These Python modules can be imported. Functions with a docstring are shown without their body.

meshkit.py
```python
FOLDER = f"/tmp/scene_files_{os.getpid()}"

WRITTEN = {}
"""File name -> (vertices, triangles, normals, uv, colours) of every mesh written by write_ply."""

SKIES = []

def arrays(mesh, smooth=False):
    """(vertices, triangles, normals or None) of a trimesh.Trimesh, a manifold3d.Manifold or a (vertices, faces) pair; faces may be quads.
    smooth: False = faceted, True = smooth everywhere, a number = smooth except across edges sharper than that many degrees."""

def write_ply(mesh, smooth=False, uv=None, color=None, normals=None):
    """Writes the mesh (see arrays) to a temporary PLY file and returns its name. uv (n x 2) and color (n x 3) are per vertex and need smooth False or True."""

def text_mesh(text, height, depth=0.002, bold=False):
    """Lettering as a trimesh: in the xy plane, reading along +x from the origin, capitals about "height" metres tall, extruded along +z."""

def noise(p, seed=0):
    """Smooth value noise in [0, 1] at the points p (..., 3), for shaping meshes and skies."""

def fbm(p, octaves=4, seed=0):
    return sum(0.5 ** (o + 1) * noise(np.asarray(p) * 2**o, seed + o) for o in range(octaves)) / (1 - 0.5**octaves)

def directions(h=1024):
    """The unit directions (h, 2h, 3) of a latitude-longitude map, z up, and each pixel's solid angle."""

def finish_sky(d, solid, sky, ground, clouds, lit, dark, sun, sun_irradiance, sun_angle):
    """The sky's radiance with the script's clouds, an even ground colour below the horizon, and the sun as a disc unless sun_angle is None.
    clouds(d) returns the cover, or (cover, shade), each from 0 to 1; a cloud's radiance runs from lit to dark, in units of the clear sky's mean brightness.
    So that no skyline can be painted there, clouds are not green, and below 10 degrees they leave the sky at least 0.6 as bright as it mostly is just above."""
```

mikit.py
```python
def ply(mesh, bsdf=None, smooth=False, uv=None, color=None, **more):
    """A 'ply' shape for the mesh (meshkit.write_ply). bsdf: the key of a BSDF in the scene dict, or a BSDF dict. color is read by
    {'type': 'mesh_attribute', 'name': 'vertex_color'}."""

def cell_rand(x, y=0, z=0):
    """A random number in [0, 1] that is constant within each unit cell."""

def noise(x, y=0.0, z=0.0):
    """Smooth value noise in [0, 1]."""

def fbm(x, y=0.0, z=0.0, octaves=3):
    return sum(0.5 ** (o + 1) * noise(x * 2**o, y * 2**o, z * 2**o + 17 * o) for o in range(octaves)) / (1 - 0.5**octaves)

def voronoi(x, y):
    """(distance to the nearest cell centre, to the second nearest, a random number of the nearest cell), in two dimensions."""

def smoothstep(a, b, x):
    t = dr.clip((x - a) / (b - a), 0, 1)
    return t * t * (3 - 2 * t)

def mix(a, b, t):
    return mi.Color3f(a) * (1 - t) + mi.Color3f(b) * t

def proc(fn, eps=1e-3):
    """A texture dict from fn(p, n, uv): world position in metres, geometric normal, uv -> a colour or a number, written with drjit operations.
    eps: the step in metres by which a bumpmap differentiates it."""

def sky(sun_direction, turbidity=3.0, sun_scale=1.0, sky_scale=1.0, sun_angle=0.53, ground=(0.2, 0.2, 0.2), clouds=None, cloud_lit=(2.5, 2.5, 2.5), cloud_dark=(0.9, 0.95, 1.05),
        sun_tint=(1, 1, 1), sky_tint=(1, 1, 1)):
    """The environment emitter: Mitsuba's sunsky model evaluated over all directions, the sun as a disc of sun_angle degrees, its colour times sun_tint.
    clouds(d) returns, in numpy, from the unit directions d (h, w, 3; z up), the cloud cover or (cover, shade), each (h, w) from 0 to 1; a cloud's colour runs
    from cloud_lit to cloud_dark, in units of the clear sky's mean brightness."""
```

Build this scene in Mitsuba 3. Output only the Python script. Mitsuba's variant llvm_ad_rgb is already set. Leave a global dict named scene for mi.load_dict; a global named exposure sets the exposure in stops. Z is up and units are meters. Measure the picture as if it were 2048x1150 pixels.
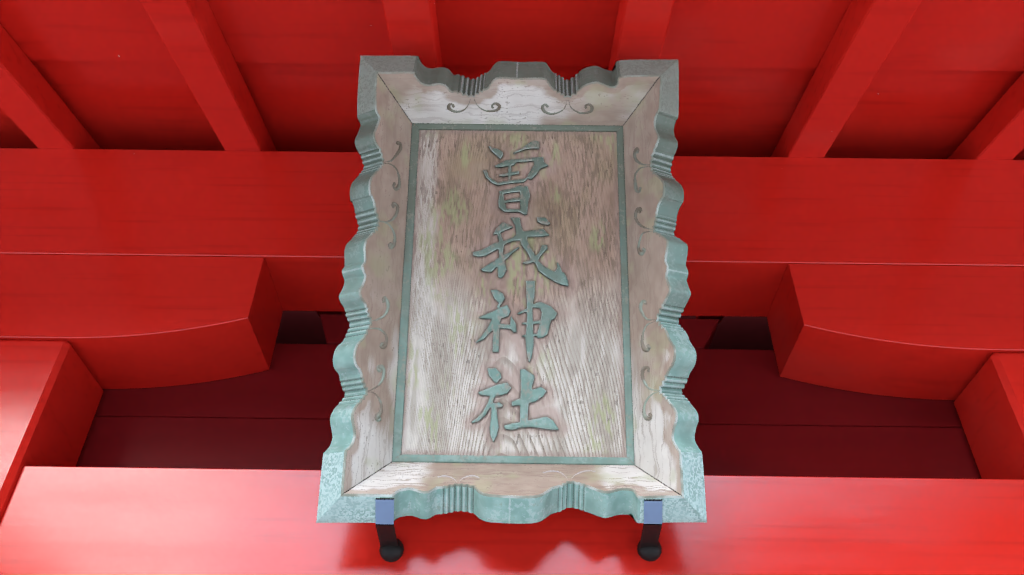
import math, numpy as np, trimesh, shapely, mitsuba as mi, drjit as dr, mikit
from shapely import geometry as sg
from scipy.spatial import Delaunay, cKDTree

# ------------------------------------------------------------------ camera, sky, exposure
T = mi.ScalarTransform4f
EYE = np.array([0.0, 0.0, 1.55])
yaw, pitch, roll, fpx = -0.00638, 0.67667, 0.0165, 1663.4
F = np.array([math.sin(yaw)*math.cos(pitch), math.cos(yaw)*math.cos(pitch), math.sin(pitch)])
R = np.array([math.cos(yaw), -math.sin(yaw), 0.0])
U = np.cross(R, F)
UP = -math.sin(roll)*R + math.cos(roll)*U
exposure = 6.0
scene = {'type': 'scene'}
labels = {}
scene['camera'] = {'type': 'perspective', 'fov': 2*math.degrees(math.atan(1024/fpx)), 'fov_axis': 'x', 'near_clip': 0.02, 'far_clip': 400.0,
                   'to_world': T().look_at(origin=EYE.tolist(), target=(EYE+F).tolist(), up=UP.tolist())}
scene['sky'] = mikit.sky([-0.62, -0.66, 0.36], turbidity=3, sun_scale=0.06, sun_angle=44, sun_tint=(0.84, 0.96, 1.16), ground=(0.2, 0.2, 0.2),
                         clouds=lambda d: 1.0, cloud_lit=(1.62, 1.9, 2.35), cloud_dark=(1.1, 1.12, 1.15))
rng = np.random.default_rng(7)

# ------------------------------------------------------------------ the plaque's own frame
PO = np.array([-0.00136, 1.12496, 0.91543 + EYE[2]])
TILT = 0.34545
PU = np.array([1.0, 0.0, 0.0]); PV = np.array([0.0, -math.sin(TILT), math.cos(TILT)]); PN = np.cross(PU, PV)
HA, HB = 0.19702, 0.31191
def plq(q):
    q = np.asarray(q, float)
    return PO + q[..., :1]*PU + q[..., 1:2]*PV + q[..., 2:3]*PN
def local(p):                                   # world point -> plaque coordinates, for the materials
    d = [p.x-float(PO[0]), p.y-float(PO[1]), p.z-float(PO[2])]
    return tuple(sum(d[i]*float(ax[i]) for i in range(3)) for ax in (PU, PV, PN))

DATA = {"curves":{"left":[[-0.3305,0.1113],[-0.3045,0.109],[-0.2875,0.1055],[-0.2814,0.1017],[-0.2747,0.094],[-0.2561,0.0988],[-0.2371,0.1049],[-0.2243,0.0989],[-0.217,0.0867],[-0.2054,0.0777],[-0.1963,0.0748],[-0.1822,0.0827],[-0.1648,0.0958],[-0.1525,0.1035],[-0.1389,0.1056],[-0.1229,0.1019],[-0.123,0.0983],[-0.1135,0.0906],[-0.1008,0.0847],[-0.0868,0.0758],[-0.0712,0.0777],[-0.0536,0.092],[-0.0401,0.1028],[-0.0248,0.1052],[-0.0116,0.1022],[-0.0022,0.1018],[0.0066,0.107],[0.0148,0.1032],[0.0225,0.0982],[0.0378,0.1022],[0.0512,0.1084],[0.061,0.1028],[0.0694,0.0916],[0.0814,0.0851],[0.0925,0.0752],[0.1038,0.0791],[0.1229,0.0888],[0.1361,0.1021],[0.1472,0.1073],[0.1605,0.1083],[0.1724,0.1027],[0.1789,0.0921],[0.1907,0.0858],[0.2005,0.0797],[0.2089,0.0722],[0.2225,0.0821],[0.2353,0.0951],[0.249,0.102],[0.2593,0.1007],[0.271,0.0955],[0.281,0.0927],[0.2938,0.0965],[0.3042,0.1063],[0.3075,0.109],[0.3317,0.1096]],"right":[[-0.3284,0.1123],[-0.3051,0.1111],[-0.2994,0.1069],[-0.288,0.0984],[-0.2773,0.0961],[-0.2654,0.1001],[-0.2539,0.1063],[-0.2412,0.1051],[-0.2287,0.0949],[-0.2158,0.0828],[-0.2026,0.0705],[-0.1949,0.076],[-0.1858,0.0849],[-0.1746,0.0939],[-0.166,0.1043],[-0.1542,0.11],[-0.1408,0.1094],[-0.125,0.0991],[-0.1089,0.092],[-0.0985,0.0826],[-0.084,0.0717],[-0.0723,0.0793],[-0.0615,0.0903],[-0.0526,0.0993],[-0.0432,0.1067],[-0.0303,0.1026],[-0.0173,0.0985],[-0.0091,0.1024],[-0.001,0.103],[0.0111,0.0988],[0.0263,0.1033],[0.0421,0.1061],[0.0522,0.0982],[0.0607,0.0883],[0.0737,0.0732],[0.0912,0.0797],[0.1027,0.0822],[0.1154,0.0884],[0.1241,0.0979],[0.1266,0.1016],[0.1405,0.1044],[0.1543,0.1018],[0.1675,0.0919],[0.1826,0.0783],[0.198,0.073],[0.2071,0.0762],[0.2183,0.0806],[0.2295,0.0906],[0.2424,0.0969],[0.2605,0.0926],[0.2761,0.0937],[0.2882,0.1019],[0.2916,0.1084],[0.3018,0.112],[0.3219,0.1152],[0.342,0.1185]],"top":[[-0.2349,0.1098],[-0.1832,0.1065],[-0.1781,0.0923],[-0.1723,0.0847],[-0.159,0.0864],[-0.1421,0.0918],[-0.126,0.0878],[-0.1134,0.0801],[-0.1043,0.0685],[-0.0898,0.0607],[-0.0812,0.0663],[-0.0709,0.0719],[-0.0607,0.0793],[-0.0536,0.0905],[-0.0435,0.0978],[-0.0009,0.0972],[0.0318,0.0986],[0.0449,0.0928],[0.0548,0.0777],[0.0681,0.0699],[0.0832,0.0601],[0.0981,0.0637],[0.1113,0.0693],[0.1212,0.0691],[0.1307,0.0804],[0.1438,0.0839],[0.1638,0.0799],[0.1767,0.0854],[0.1851,0.0983],[0.1887,0.1038],[0.2345,0.1031]],"bottom":[[-0.2231,0.1237],[-0.197,0.1242],[-0.1792,0.12],[-0.1736,0.1079],[-0.1673,0.0996],[-0.153,0.0932],[-0.1368,0.1012],[-0.1255,0.101],[-0.1155,0.0884],[-0.1061,0.0861],[-0.095,0.0816],[-0.0848,0.0771],[-0.0703,0.079],[-0.0583,0.0852],[-0.0499,0.0998],[-0.0381,0.1101],[-0.0192,0.1139],[-0.0004,0.1157],[0.0083,0.1164],[0.0307,0.1153],[0.0439,0.1089],[0.0537,0.096],[0.0617,0.0851],[0.0735,0.0782],[0.0877,0.0645],[0.101,0.0687],[0.1157,0.0796],[0.1299,0.0925],[0.1426,0.0988],[0.1604,0.092],[0.1737,0.0917],[0.1824,0.0981],[0.1851,0.1132],[0.1904,0.1216],[0.2206,0.1191]]},"scrolls":{"top":[[[0.0867,0.0543],[0.0903,0.0426],[0.099,0.0306],[0.1126,0.0265],[0.1226,0.0303],[0.1275,0.0361],[0.1249,0.0424],[0.1189,0.0414],[0.118,0.0363]],[[0.08,0.0544],[0.0752,0.0428],[0.0686,0.035],[0.0585,0.0292],[0.045,0.0294],[0.0356,0.0335],[0.0342,0.041],[0.041,0.0456],[0.047,0.0412],[0.0457,0.0353]],[[-0.0878,0.0548],[-0.0876,0.0412],[-0.0798,0.0301],[-0.0632,0.0243],[-0.0512,0.0281],[-0.0459,0.0347],[-0.0456,0.0414],[-0.0512,0.0442],[-0.0548,0.0388]],[[-0.0925,0.0549],[-0.0959,0.0413],[-0.1039,0.0328],[-0.1171,0.0266],[-0.133,0.03],[-0.1364,0.038],[-0.1308,0.0453],[-0.124,0.0433],[-0.1254,0.037]]],"left":[[[0.2089,0.0722],[0.2019,0.0579],[0.1929,0.0452],[0.1825,0.0376],[0.1697,0.0355],[0.1628,0.0407],[0.1641,0.05],[0.1687,0.0506],[0.1696,0.0442]],[[0.2091,0.0711],[0.2083,0.0572],[0.2138,0.0447],[0.2235,0.0367],[0.2343,0.0356],[0.2424,0.0426],[0.2475,0.0475],[0.2505,0.0417],[0.2464,0.036]],[[0.0925,0.0752],[0.0863,0.0602],[0.0749,0.0437],[0.061,0.036],[0.0497,0.0383],[0.0444,0.0447],[0.0488,0.05],[0.0521,0.0468]],[[0.1077,0.0821],[0.1013,0.0586],[0.1035,0.0424],[0.1109,0.0345],[0.1204,0.0353],[0.1284,0.0398],[0.1293,0.0468],[0.1248,0.0462],[0.1227,0.0404]],[[-0.0859,0.075],[-0.0914,0.0539],[-0.1046,0.0361],[-0.1207,0.028],[-0.1307,0.029],[-0.1327,0.0382],[-0.1274,0.0423],[-0.1252,0.0375]],[[-0.0847,0.0748],[-0.089,0.0536],[-0.0835,0.0378],[-0.0713,0.0297],[-0.0568,0.0313],[-0.0483,0.0392],[-0.0511,0.044],[-0.0566,0.0389]],[[-0.1971,0.0741],[-0.2086,0.0547],[-0.2289,0.0389],[-0.2469,0.0297],[-0.254,0.0321],[-0.2527,0.0393],[-0.2476,0.0408]],[[-0.1953,0.0739],[-0.2018,0.054],[-0.1997,0.0379],[-0.1878,0.0287],[-0.1725,0.0272],[-0.1618,0.0349],[-0.1631,0.0429],[-0.171,0.0398]]],"right":[[[-0.2024,0.0699],[-0.1958,0.0473],[-0.1846,0.0359],[-0.1721,0.0296],[-0.1611,0.0313],[-0.1577,0.0385],[-0.1615,0.046],[-0.1661,0.044]],[[-0.2035,0.0698],[-0.2052,0.0501],[-0.2136,0.0359],[-0.2257,0.0292],[-0.2384,0.0326],[-0.2433,0.0426],[-0.2397,0.0473],[-0.2358,0.0431]],[[0.1985,0.0719],[0.2096,0.05],[0.2264,0.0336],[0.2406,0.0324],[0.2459,0.0386],[0.2402,0.0421],[0.2379,0.0381]],[[0.1959,0.0718],[0.2035,0.0458],[0.1957,0.0299],[0.1741,0.0307],[0.1614,0.0358],[0.1612,0.0426],[0.1668,0.0418]],[[0.0756,0.0715],[0.0872,0.0503],[0.1008,0.0343],[0.1163,0.0275],[0.1275,0.032],[0.1267,0.0406],[0.1211,0.043],[0.1215,0.0373]],[[0.0731,0.0713],[0.0786,0.0461],[0.0696,0.0363],[0.056,0.0317],[0.0443,0.0367],[0.0425,0.0458],[0.0467,0.0479],[0.0498,0.0425]],[[-0.0847,0.0699],[-0.0776,0.0476],[-0.0649,0.0358],[-0.0517,0.0312],[-0.0438,0.0371],[-0.0459,0.0442],[-0.0505,0.0439]],[[-0.0863,0.0698],[-0.0868,0.047],[-0.0958,0.0365],[-0.1087,0.0322],[-0.1178,0.0327],[-0.127,0.0375],[-0.1302,0.0462],[-0.1265,0.0499],[-0.1227,0.0456]]],"bottom":[[[-0.085,0.075],[-0.089,0.0619],[-0.0997,0.0511],[-0.1098,0.0491],[-0.1172,0.0537]],[[-0.0831,0.0749],[-0.0794,0.0595],[-0.0703,0.0494],[-0.0606,0.0478],[-0.0523,0.0544]],[[0.0868,0.0623],[0.0828,0.0464],[0.0736,0.0302],[0.0598,0.0273],[0.0476,0.0334]],[[0.0888,0.0623],[0.0947,0.0461],[0.1055,0.0317],[0.1201,0.0241],[0.1319,0.0261]]]},"chars":[[[[[-0.0544,0.2692],[-0.0459,0.2643],[-0.0343,0.2609],[-0.0259,0.2552],[-0.0251,0.2488],[-0.0301,0.2394],[-0.0405,0.2493],[-0.0496,0.2578]],[[0.0419,0.2771],[0.0413,0.2619],[0.031,0.2625],[0.0169,0.2609],[0.0042,0.2557],[-0.0098,0.2497],[-0.006,0.2548],[0.0105,0.2651],[0.0232,0.2761],[0.0322,0.2799]],[[-0.0425,0.2258],[-0.0325,0.2309],[-0.0211,0.2381],[-0.0058,0.2405],[0.0248,0.2438],[0.0375,0.2454],[0.049,0.2456],[0.0503,0.2356],[0.0586,0.2279],[0.0427,0.2213],[0.0377,0.2114],[0.0276,0.1993],[0.02,0.2013],[0.0125,0.1956],[0.0199,0.2083],[0.0312,0.2296],[0.0299,0.2367],[-0.0007,0.2337],[-0.0057,0.2277],[-0.0158,0.2261],[-0.0285,0.2231],[-0.0374,0.223]],[[-0.0634,0.2184],[-0.0551,0.2185],[-0.051,0.2045],[-0.0355,0.1928],[-0.0103,0.1978],[0.0061,0.2],[0.02,0.2027],[0.0175,0.197],[0.0112,0.193],[-0.0102,0.1911],[-0.0341,0.1863],[-0.0456,0.1913],[-0.0573,0.203]],[[-0.0161,0.2276],[-0.0101,0.2276],[-0.0092,0.2079],[-0.0122,0.1952],[-0.016,0.1966]],[[-0.0333,0.2087],[-0.0207,0.2119],[-0.0055,0.2153],[0.0046,0.2168],[0.0047,0.2106],[-0.0079,0.2076],[-0.0231,0.2046],[-0.032,0.2052]],[[-0.0327,0.1754],[-0.0088,0.1813],[0.0062,0.1885],[0.0201,0.1859],[0.0253,0.1679],[0.0216,0.1527],[0.02,0.1309],[0.0156,0.1281],[0.0056,0.134],[-0.0094,0.1338],[-0.0219,0.1341],[-0.032,0.1424],[-0.0335,0.1547],[-0.0307,0.1713]]],[[[-0.0237,0.1693],[-0.0099,0.1723],[0.0058,0.1739],[0.0059,0.1635],[-0.0048,0.1623],[-0.016,0.1584],[-0.0216,0.1569]],[[-0.0203,0.1521],[-0.0097,0.1539],[0.006,0.1555],[0.0068,0.1409],[-0.007,0.1403],[-0.017,0.1406]]]],[[[[-0.0419,0.0884],[-0.0354,0.1033],[-0.0232,0.1149],[-0.007,0.1077],[-0.0057,0.104],[-0.0217,0.0968],[-0.0278,0.0933],[-0.0233,0.082],[-0.0206,0.0728],[-0.0222,0.0556],[-0.0201,0.0425],[-0.0169,0.0321],[-0.0155,0.023],[-0.0214,0.01],[-0.0274,0.0067],[-0.0313,0.0111],[-0.032,0.0254],[-0.0296,0.0489],[-0.0311,0.0634],[-0.0306,0.0779],[-0.0339,0.0912]],[[-0.0774,0.0561],[-0.0615,0.06],[-0.0361,0.0749],[-0.0213,0.0781],[-0.0054,0.0856],[0.0007,0.0911],[0.0081,0.0945],[0.0082,0.0792],[-0.0041,0.0781],[-0.0163,0.0728],[-0.0309,0.0627],[-0.0527,0.0492],[-0.0649,0.0468],[-0.0759,0.0493]],[[-0.0618,0.0236],[-0.0486,0.0329],[-0.0342,0.0436],[-0.0209,0.0517],[-0.0112,0.0571],[0.0071,0.0692],[0.0059,0.0649],[-0.0062,0.0542],[-0.0158,0.0439],[-0.0303,0.0319],[-0.0422,0.0181],[-0.058,0.0201]],[[-0.0109,0.1239],[0.0065,0.1241],[0.0091,0.1093],[0.013,0.0972],[0.0205,0.0893],[0.0206,0.0787],[0.0281,0.0629],[0.0349,0.0524],[0.041,0.0407],[0.049,0.0324],[0.06,0.0254],[0.0685,0.0216],[0.0734,0.0295],[0.071,0.0438],[0.0789,0.0308],[0.0819,0.0218],[0.0867,0.018],[0.0927,0.0039],[0.0926,-0.0057],[0.0793,-0.003],[0.0684,0.002],[0.0539,0.0108],[0.0393,0.0231],[0.035,0.0348],[0.0257,0.0444],[0.0201,0.0562],[0.0083,0.0719],[0.0069,0.0851],[0.0001,0.0904],[-0.0026,0.1091]],[[0.0117,0.0972],[0.0328,0.1002],[0.0488,0.1025],[0.0606,0.0899],[0.0489,0.0873],[0.0193,0.086]],[[0.0087,0.0364],[0.0209,0.0415],[0.0318,0.0471],[0.0398,0.0551],[0.0428,0.0618],[0.0452,0.0713],[0.0563,0.0715],[0.0565,0.0646],[0.0489,0.0559],[0.0434,0.0486],[0.0404,0.042],[0.0282,0.0369],[0.0185,0.0342]],[[0.0361,0.1248],[0.0525,0.125],[0.0615,0.1127],[0.0575,0.109],[0.0451,0.1114],[0.0376,0.1155]]],[]],[[[[-0.0439,-0.0143],[-0.033,-0.0131],[-0.0207,-0.0205],[-0.0175,-0.0294],[-0.023,-0.0394],[-0.029,-0.0473],[-0.0326,-0.0452],[-0.0285,-0.0373],[-0.036,-0.031]],[[-0.0635,-0.0642],[-0.0403,-0.0535],[-0.027,-0.0462],[-0.0136,-0.0404],[-0.0073,-0.0519],[-0.0106,-0.0611],[-0.0239,-0.0669],[-0.0413,-0.0671],[-0.0588,-0.0664]],[[-0.0334,-0.0607],[-0.0239,-0.0676],[-0.027,-0.0802],[-0.0401,-0.0894],[-0.0525,-0.1034],[-0.0715,-0.1129],[-0.0592,-0.1007],[-0.0476,-0.0833],[-0.04,-0.0678]],[[-0.0375,-0.0692],[-0.0265,-0.0718],[-0.0258,-0.0941],[-0.0267,-0.1259],[-0.0376,-0.1261],[-0.0378,-0.1053],[-0.0371,-0.0901]],[[-0.0278,-0.0746],[-0.009,-0.0765],[-0.0078,-0.0624],[-0.0063,-0.061],[0.002,-0.0742],[0.0035,-0.0895],[-0.0018,-0.0912],[-0.0075,-0.0848],[-0.0262,-0.0837]],[[0.0177,0.0039],[0.035,0.0041],[0.0338,-0.0258],[0.0299,-0.0429],[0.0314,-0.0738],[0.033,-0.1098],[0.0292,-0.1344],[0.025,-0.1446],[0.0209,-0.1304],[0.0177,-0.1003],[0.0202,-0.0739],[0.0199,-0.043]],[[0.0309,-0.0393],[0.0431,-0.0339],[0.062,-0.0424],[0.0734,-0.055],[0.0687,-0.0651],[0.062,-0.0685],[0.0569,-0.0929],[0.0486,-0.0988],[0.0386,-0.1003],[0.0377,-0.0918],[0.0425,-0.0736],[0.0458,-0.054],[0.0418,-0.0462],[0.031,-0.0457]],[[0.0012,-0.0571],[0.0216,-0.0461],[0.0216,-0.0532],[0.0069,-0.0579]],[[0.0077,-0.0748],[0.0218,-0.0704],[0.0218,-0.0767]],[[0.0087,-0.0974],[0.0206,-0.0927],[0.0207,-0.0989]],[[0.0298,-0.0703],[0.0439,-0.0677],[0.0432,-0.0736],[0.0298,-0.0763]],[[0.0313,-0.0926],[0.0399,-0.091],[0.0393,-0.097],[0.0313,-0.0971]]],[]],[[[[-0.0462,-0.1531],[-0.0315,-0.1523],[-0.0232,-0.1605],[-0.0204,-0.1699],[-0.0296,-0.1796],[-0.0349,-0.1761],[-0.043,-0.1662]],[[-0.0612,-0.195],[-0.0296,-0.1817],[-0.0114,-0.1767],[-0.004,-0.1869],[-0.011,-0.1966],[-0.024,-0.2007],[-0.0383,-0.2013],[-0.0559,-0.2002]],[[-0.0396,-0.198],[-0.0292,-0.1972],[-0.036,-0.215],[-0.0463,-0.2334],[-0.0604,-0.2455],[-0.0733,-0.247],[-0.0607,-0.2375],[-0.0506,-0.2257],[-0.0432,-0.2112]],[[-0.0374,-0.2124],[-0.0289,-0.2123],[-0.027,-0.2331],[-0.024,-0.2525],[-0.0266,-0.2653],[-0.0327,-0.2788],[-0.0383,-0.2667],[-0.0399,-0.254],[-0.0377,-0.2359]],[[-0.0328,-0.215],[-0.0251,-0.2107],[-0.0169,-0.2161],[-0.021,-0.2206],[-0.0307,-0.2212]],[[0.0097,-0.1544],[0.0172,-0.1535],[0.0337,-0.1644],[0.0346,-0.1691],[0.0282,-0.1931],[0.0245,-0.2142],[0.0234,-0.2428],[0.0101,-0.2468],[0.0099,-0.2248],[0.0108,-0.1933]],[[-0.0046,-0.2107],[0.0099,-0.2036],[0.0267,-0.1902],[0.0449,-0.1839],[0.0556,-0.1907],[0.0488,-0.201],[0.0359,-0.2094],[0.0204,-0.2149],[-0.0032,-0.2178]],[[-0.0166,-0.2498],[-0.0025,-0.2455],[0.0103,-0.2436],[0.0309,-0.2388],[0.0541,-0.2335],[0.065,-0.2396],[0.0753,-0.2555],[0.0644,-0.2567],[0.049,-0.2546],[0.031,-0.2523],[0.013,-0.2532],[-0.0023,-0.2577],[-0.0142,-0.2562]]],[]]],"frame":{"dx":0.0554,"dyt":0.0453,"dyb":0.0589,"h":0.096,"ex":0.0963,"eyt":0.0978,"eyb":0.0983,"hb":0.0719},"corner":[[0.0044,0.0009],[-0.0008,-0.0004],[0.0005,0.0055],[-0.0026,-0.003]]}

# ------------------------------------------------------------------ materials
noise, fbm, voronoi, sstep, mix = mikit.noise, mikit.fbm, mikit.voronoi, mikit.smoothstep, mikit.mix
def clip01(x): return dr.clip(x, 0, 1)
def red_col(p, n, uv):
    big = fbm(p.x*1.7+3, p.y*1.7, p.z*2.3)
    streak = fbm(p.x*5, p.y*40, p.z*90)
    c = mix((0.41, 0.0105, 0.0065), (0.465, 0.0155, 0.009), big)
    c = mix(c, (0.30, 0.007, 0.005), sstep(.55, .85, streak)*0.4)
    c = mix(c, (0.43, 0.028, 0.020), sstep(.55, .8, fbm(p.x*3.1+8, p.y*5, p.z*4.3, 4))*0.45)
    chip = sstep(.965, .975, noise(p.x*83, p.y*83, p.z*83)*sstep(.62, .7, noise(p.x*6.3, p.y*7, p.z*6.7)))
    return mix(c, (0.62, 0.5, 0.45), chip*0.8)
def red_bump(p, n, uv):
    g = fbm(p.x*7, p.y*60, p.z*120, 3)
    w = fbm(p.x*9, p.y*9, p.z*13, 2)
    return g*0.22 + w*1.5
def red_rough(p, n, uv):
    return 0.15 + 0.11*fbm(p.x*6, p.y*14, p.z*22)
scene['red_paint'] = {'type': 'bumpmap', 'arbitrary': {'type': 'proc', **{k: v for k, v in mikit.proc(red_bump, eps=0.0012).items() if k != 'type'}}, 'scale': 0.00022,
    'bsdf': {'type': 'principled', 'base_color': mikit.proc(red_col), 'roughness': mikit.proc(red_rough), 'specular': 0.4}}

def teal_mottle(p):
    a, b, c = local(p)
    return fbm(a*55, b*55, c*55, 4), fbm(a*420, b*420, c*420, 2), a, b, c
def teal_col(p, n, uv):
    m, f, a, b, c = teal_mottle(p)
    col = mix((0.142, 0.245, 0.212), (0.195, 0.305, 0.268), sstep(.3, .7, m))
    # weathered white bloom and bare grey where the paint has gone
    bloom = sstep(.56, .70, fbm(a*230, b*230, c*230, 3)*0.65 + noise(a*37, b*37, c*37)*0.4)
    col = mix(col, (0.36, 0.43, 0.41), bloom*0.36)
    col = mix(col, (0.17, 0.17, 0.13), sstep(.6, .78, f*0.5+m*0.5)*0.5)
    upper_dark = clip01(sstep(-0.27, 0.32, b + 0.22*(m-0.5)) + 0.25*sstep(.5, .7, noise(a*19, b*19, c*19)))  # darker tone towards the plaque's top, plus random patches
    return mix(col, (0.078, 0.078, 0.052), upper_dark*0.78)
def teal_bump(p, n, uv):
    a, b, c = local(p)
    return fbm(a*300, b*300, c*300, 2)
scene['teal_paint'] = {'type': 'bumpmap', 'arbitrary': mikit.proc(teal_bump, eps=0.0006), 'scale': 0.0006,
    'bsdf': {'type': 'principled', 'base_color': mikit.proc(teal_col), 'roughness': 0.55, 'specular': 0.4}}
def carved_col(p, n, uv):
    c = teal_col(p, n, uv)
    a, b, z = local(p)
    worn = sstep(0.0024, 0.0010, uv.x)*sstep(0.0001, 0.0006, uv.x)*sstep(.3, .6, noise(a*120, b*120, 2.0))
    c = mix(c, (0.085, 0.112, 0.08), 0.28 + 0.22*noise(a*40, b*40, 1.0))
    c = mix(c, (0.30, 0.33, 0.29), worn*0.6)
    c = mix(c, (0.24, 0.185, 0.145), sstep(.54, .68, 0.55*fbm(a*210, b*150, 4.0, 3) + 0.45*fbm(a*45, b*45, 9.0))*0.55)
    return mix(c, (0.12, 0.10, 0.075), sstep(0.0004, 0.0, uv.x)*0.35)
scene['carved_teal'] = {'type': 'principled', 'base_color': mikit.proc(carved_col), 'roughness': 0.5, 'specular': 0.4}
def dull_col(p, n, uv):
    a, b, z = local(p)
    c = mix(teal_col(p, n, uv), (0.125, 0.125, 0.09), 0.25 + 0.3*fbm(a*50, b*50, 2.0))
    return mix(c, (0.24, 0.20, 0.155), sstep(.57, .70, fbm(a*240, b*240, 7.0, 3)*0.6 + 0.4*fbm(a*40, b*40, 3.0))*0.5)
scene['dull_teal'] = {'type': 'principled', 'base_color': mikit.proc(dull_col), 'roughness': 0.65, 'specular': 0.3}
def edge_col(p, n, uv):                         # paint rubbed pale on the ridges, darker in the flutes
    c = teal_col(p, n, uv)
    a, b, z = local(p)
    k = 0.4 + 0.6*noise(a*130, b*130, z*130)
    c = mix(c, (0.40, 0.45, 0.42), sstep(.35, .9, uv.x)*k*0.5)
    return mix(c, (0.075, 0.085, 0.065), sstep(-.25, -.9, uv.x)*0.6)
scene['carved_edge_teal'] = {'type': 'principled', 'base_color': mikit.proc(edge_col), 'roughness': 0.6, 'specular': 0.35}
def stip(p):
    a, b, c = local(p)
    x = noise(a*260, b*260, c*260)*0.5 + noise(a*480+9, b*480, c*480)*0.5
    return x, a, b, c
def corner_col(p, n, uv):
    x, a, b, c = stip(p)
    col = mix((0.18, 0.26, 0.235), (0.31, 0.405, 0.38), sstep(.34, .62, x))
    col = mix(col, (0.27, 0.365, 0.34), sstep(.4, .7, fbm(a*40, b*40, c*40))*0.6)
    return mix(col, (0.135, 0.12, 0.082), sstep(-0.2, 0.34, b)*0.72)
scene['stippled_teal'] = {'type': 'bumpmap', 'arbitrary': mikit.proc(lambda p, n, uv: stip(p)[0], eps=0.0007), 'scale': 0.0035,
    'bsdf': {'type': 'principled', 'base_color': mikit.proc(corner_col), 'roughness': 0.7, 'specular': 0.3}}
def rim_col(p, n, uv):
    a, b, c = local(p)
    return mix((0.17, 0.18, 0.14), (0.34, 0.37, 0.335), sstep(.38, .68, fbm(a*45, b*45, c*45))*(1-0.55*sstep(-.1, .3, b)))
scene['worn_rim'] = {'type': 'principled', 'base_color': mikit.proc(rim_col), 'roughness': 0.7, 'specular': 0.3}

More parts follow.
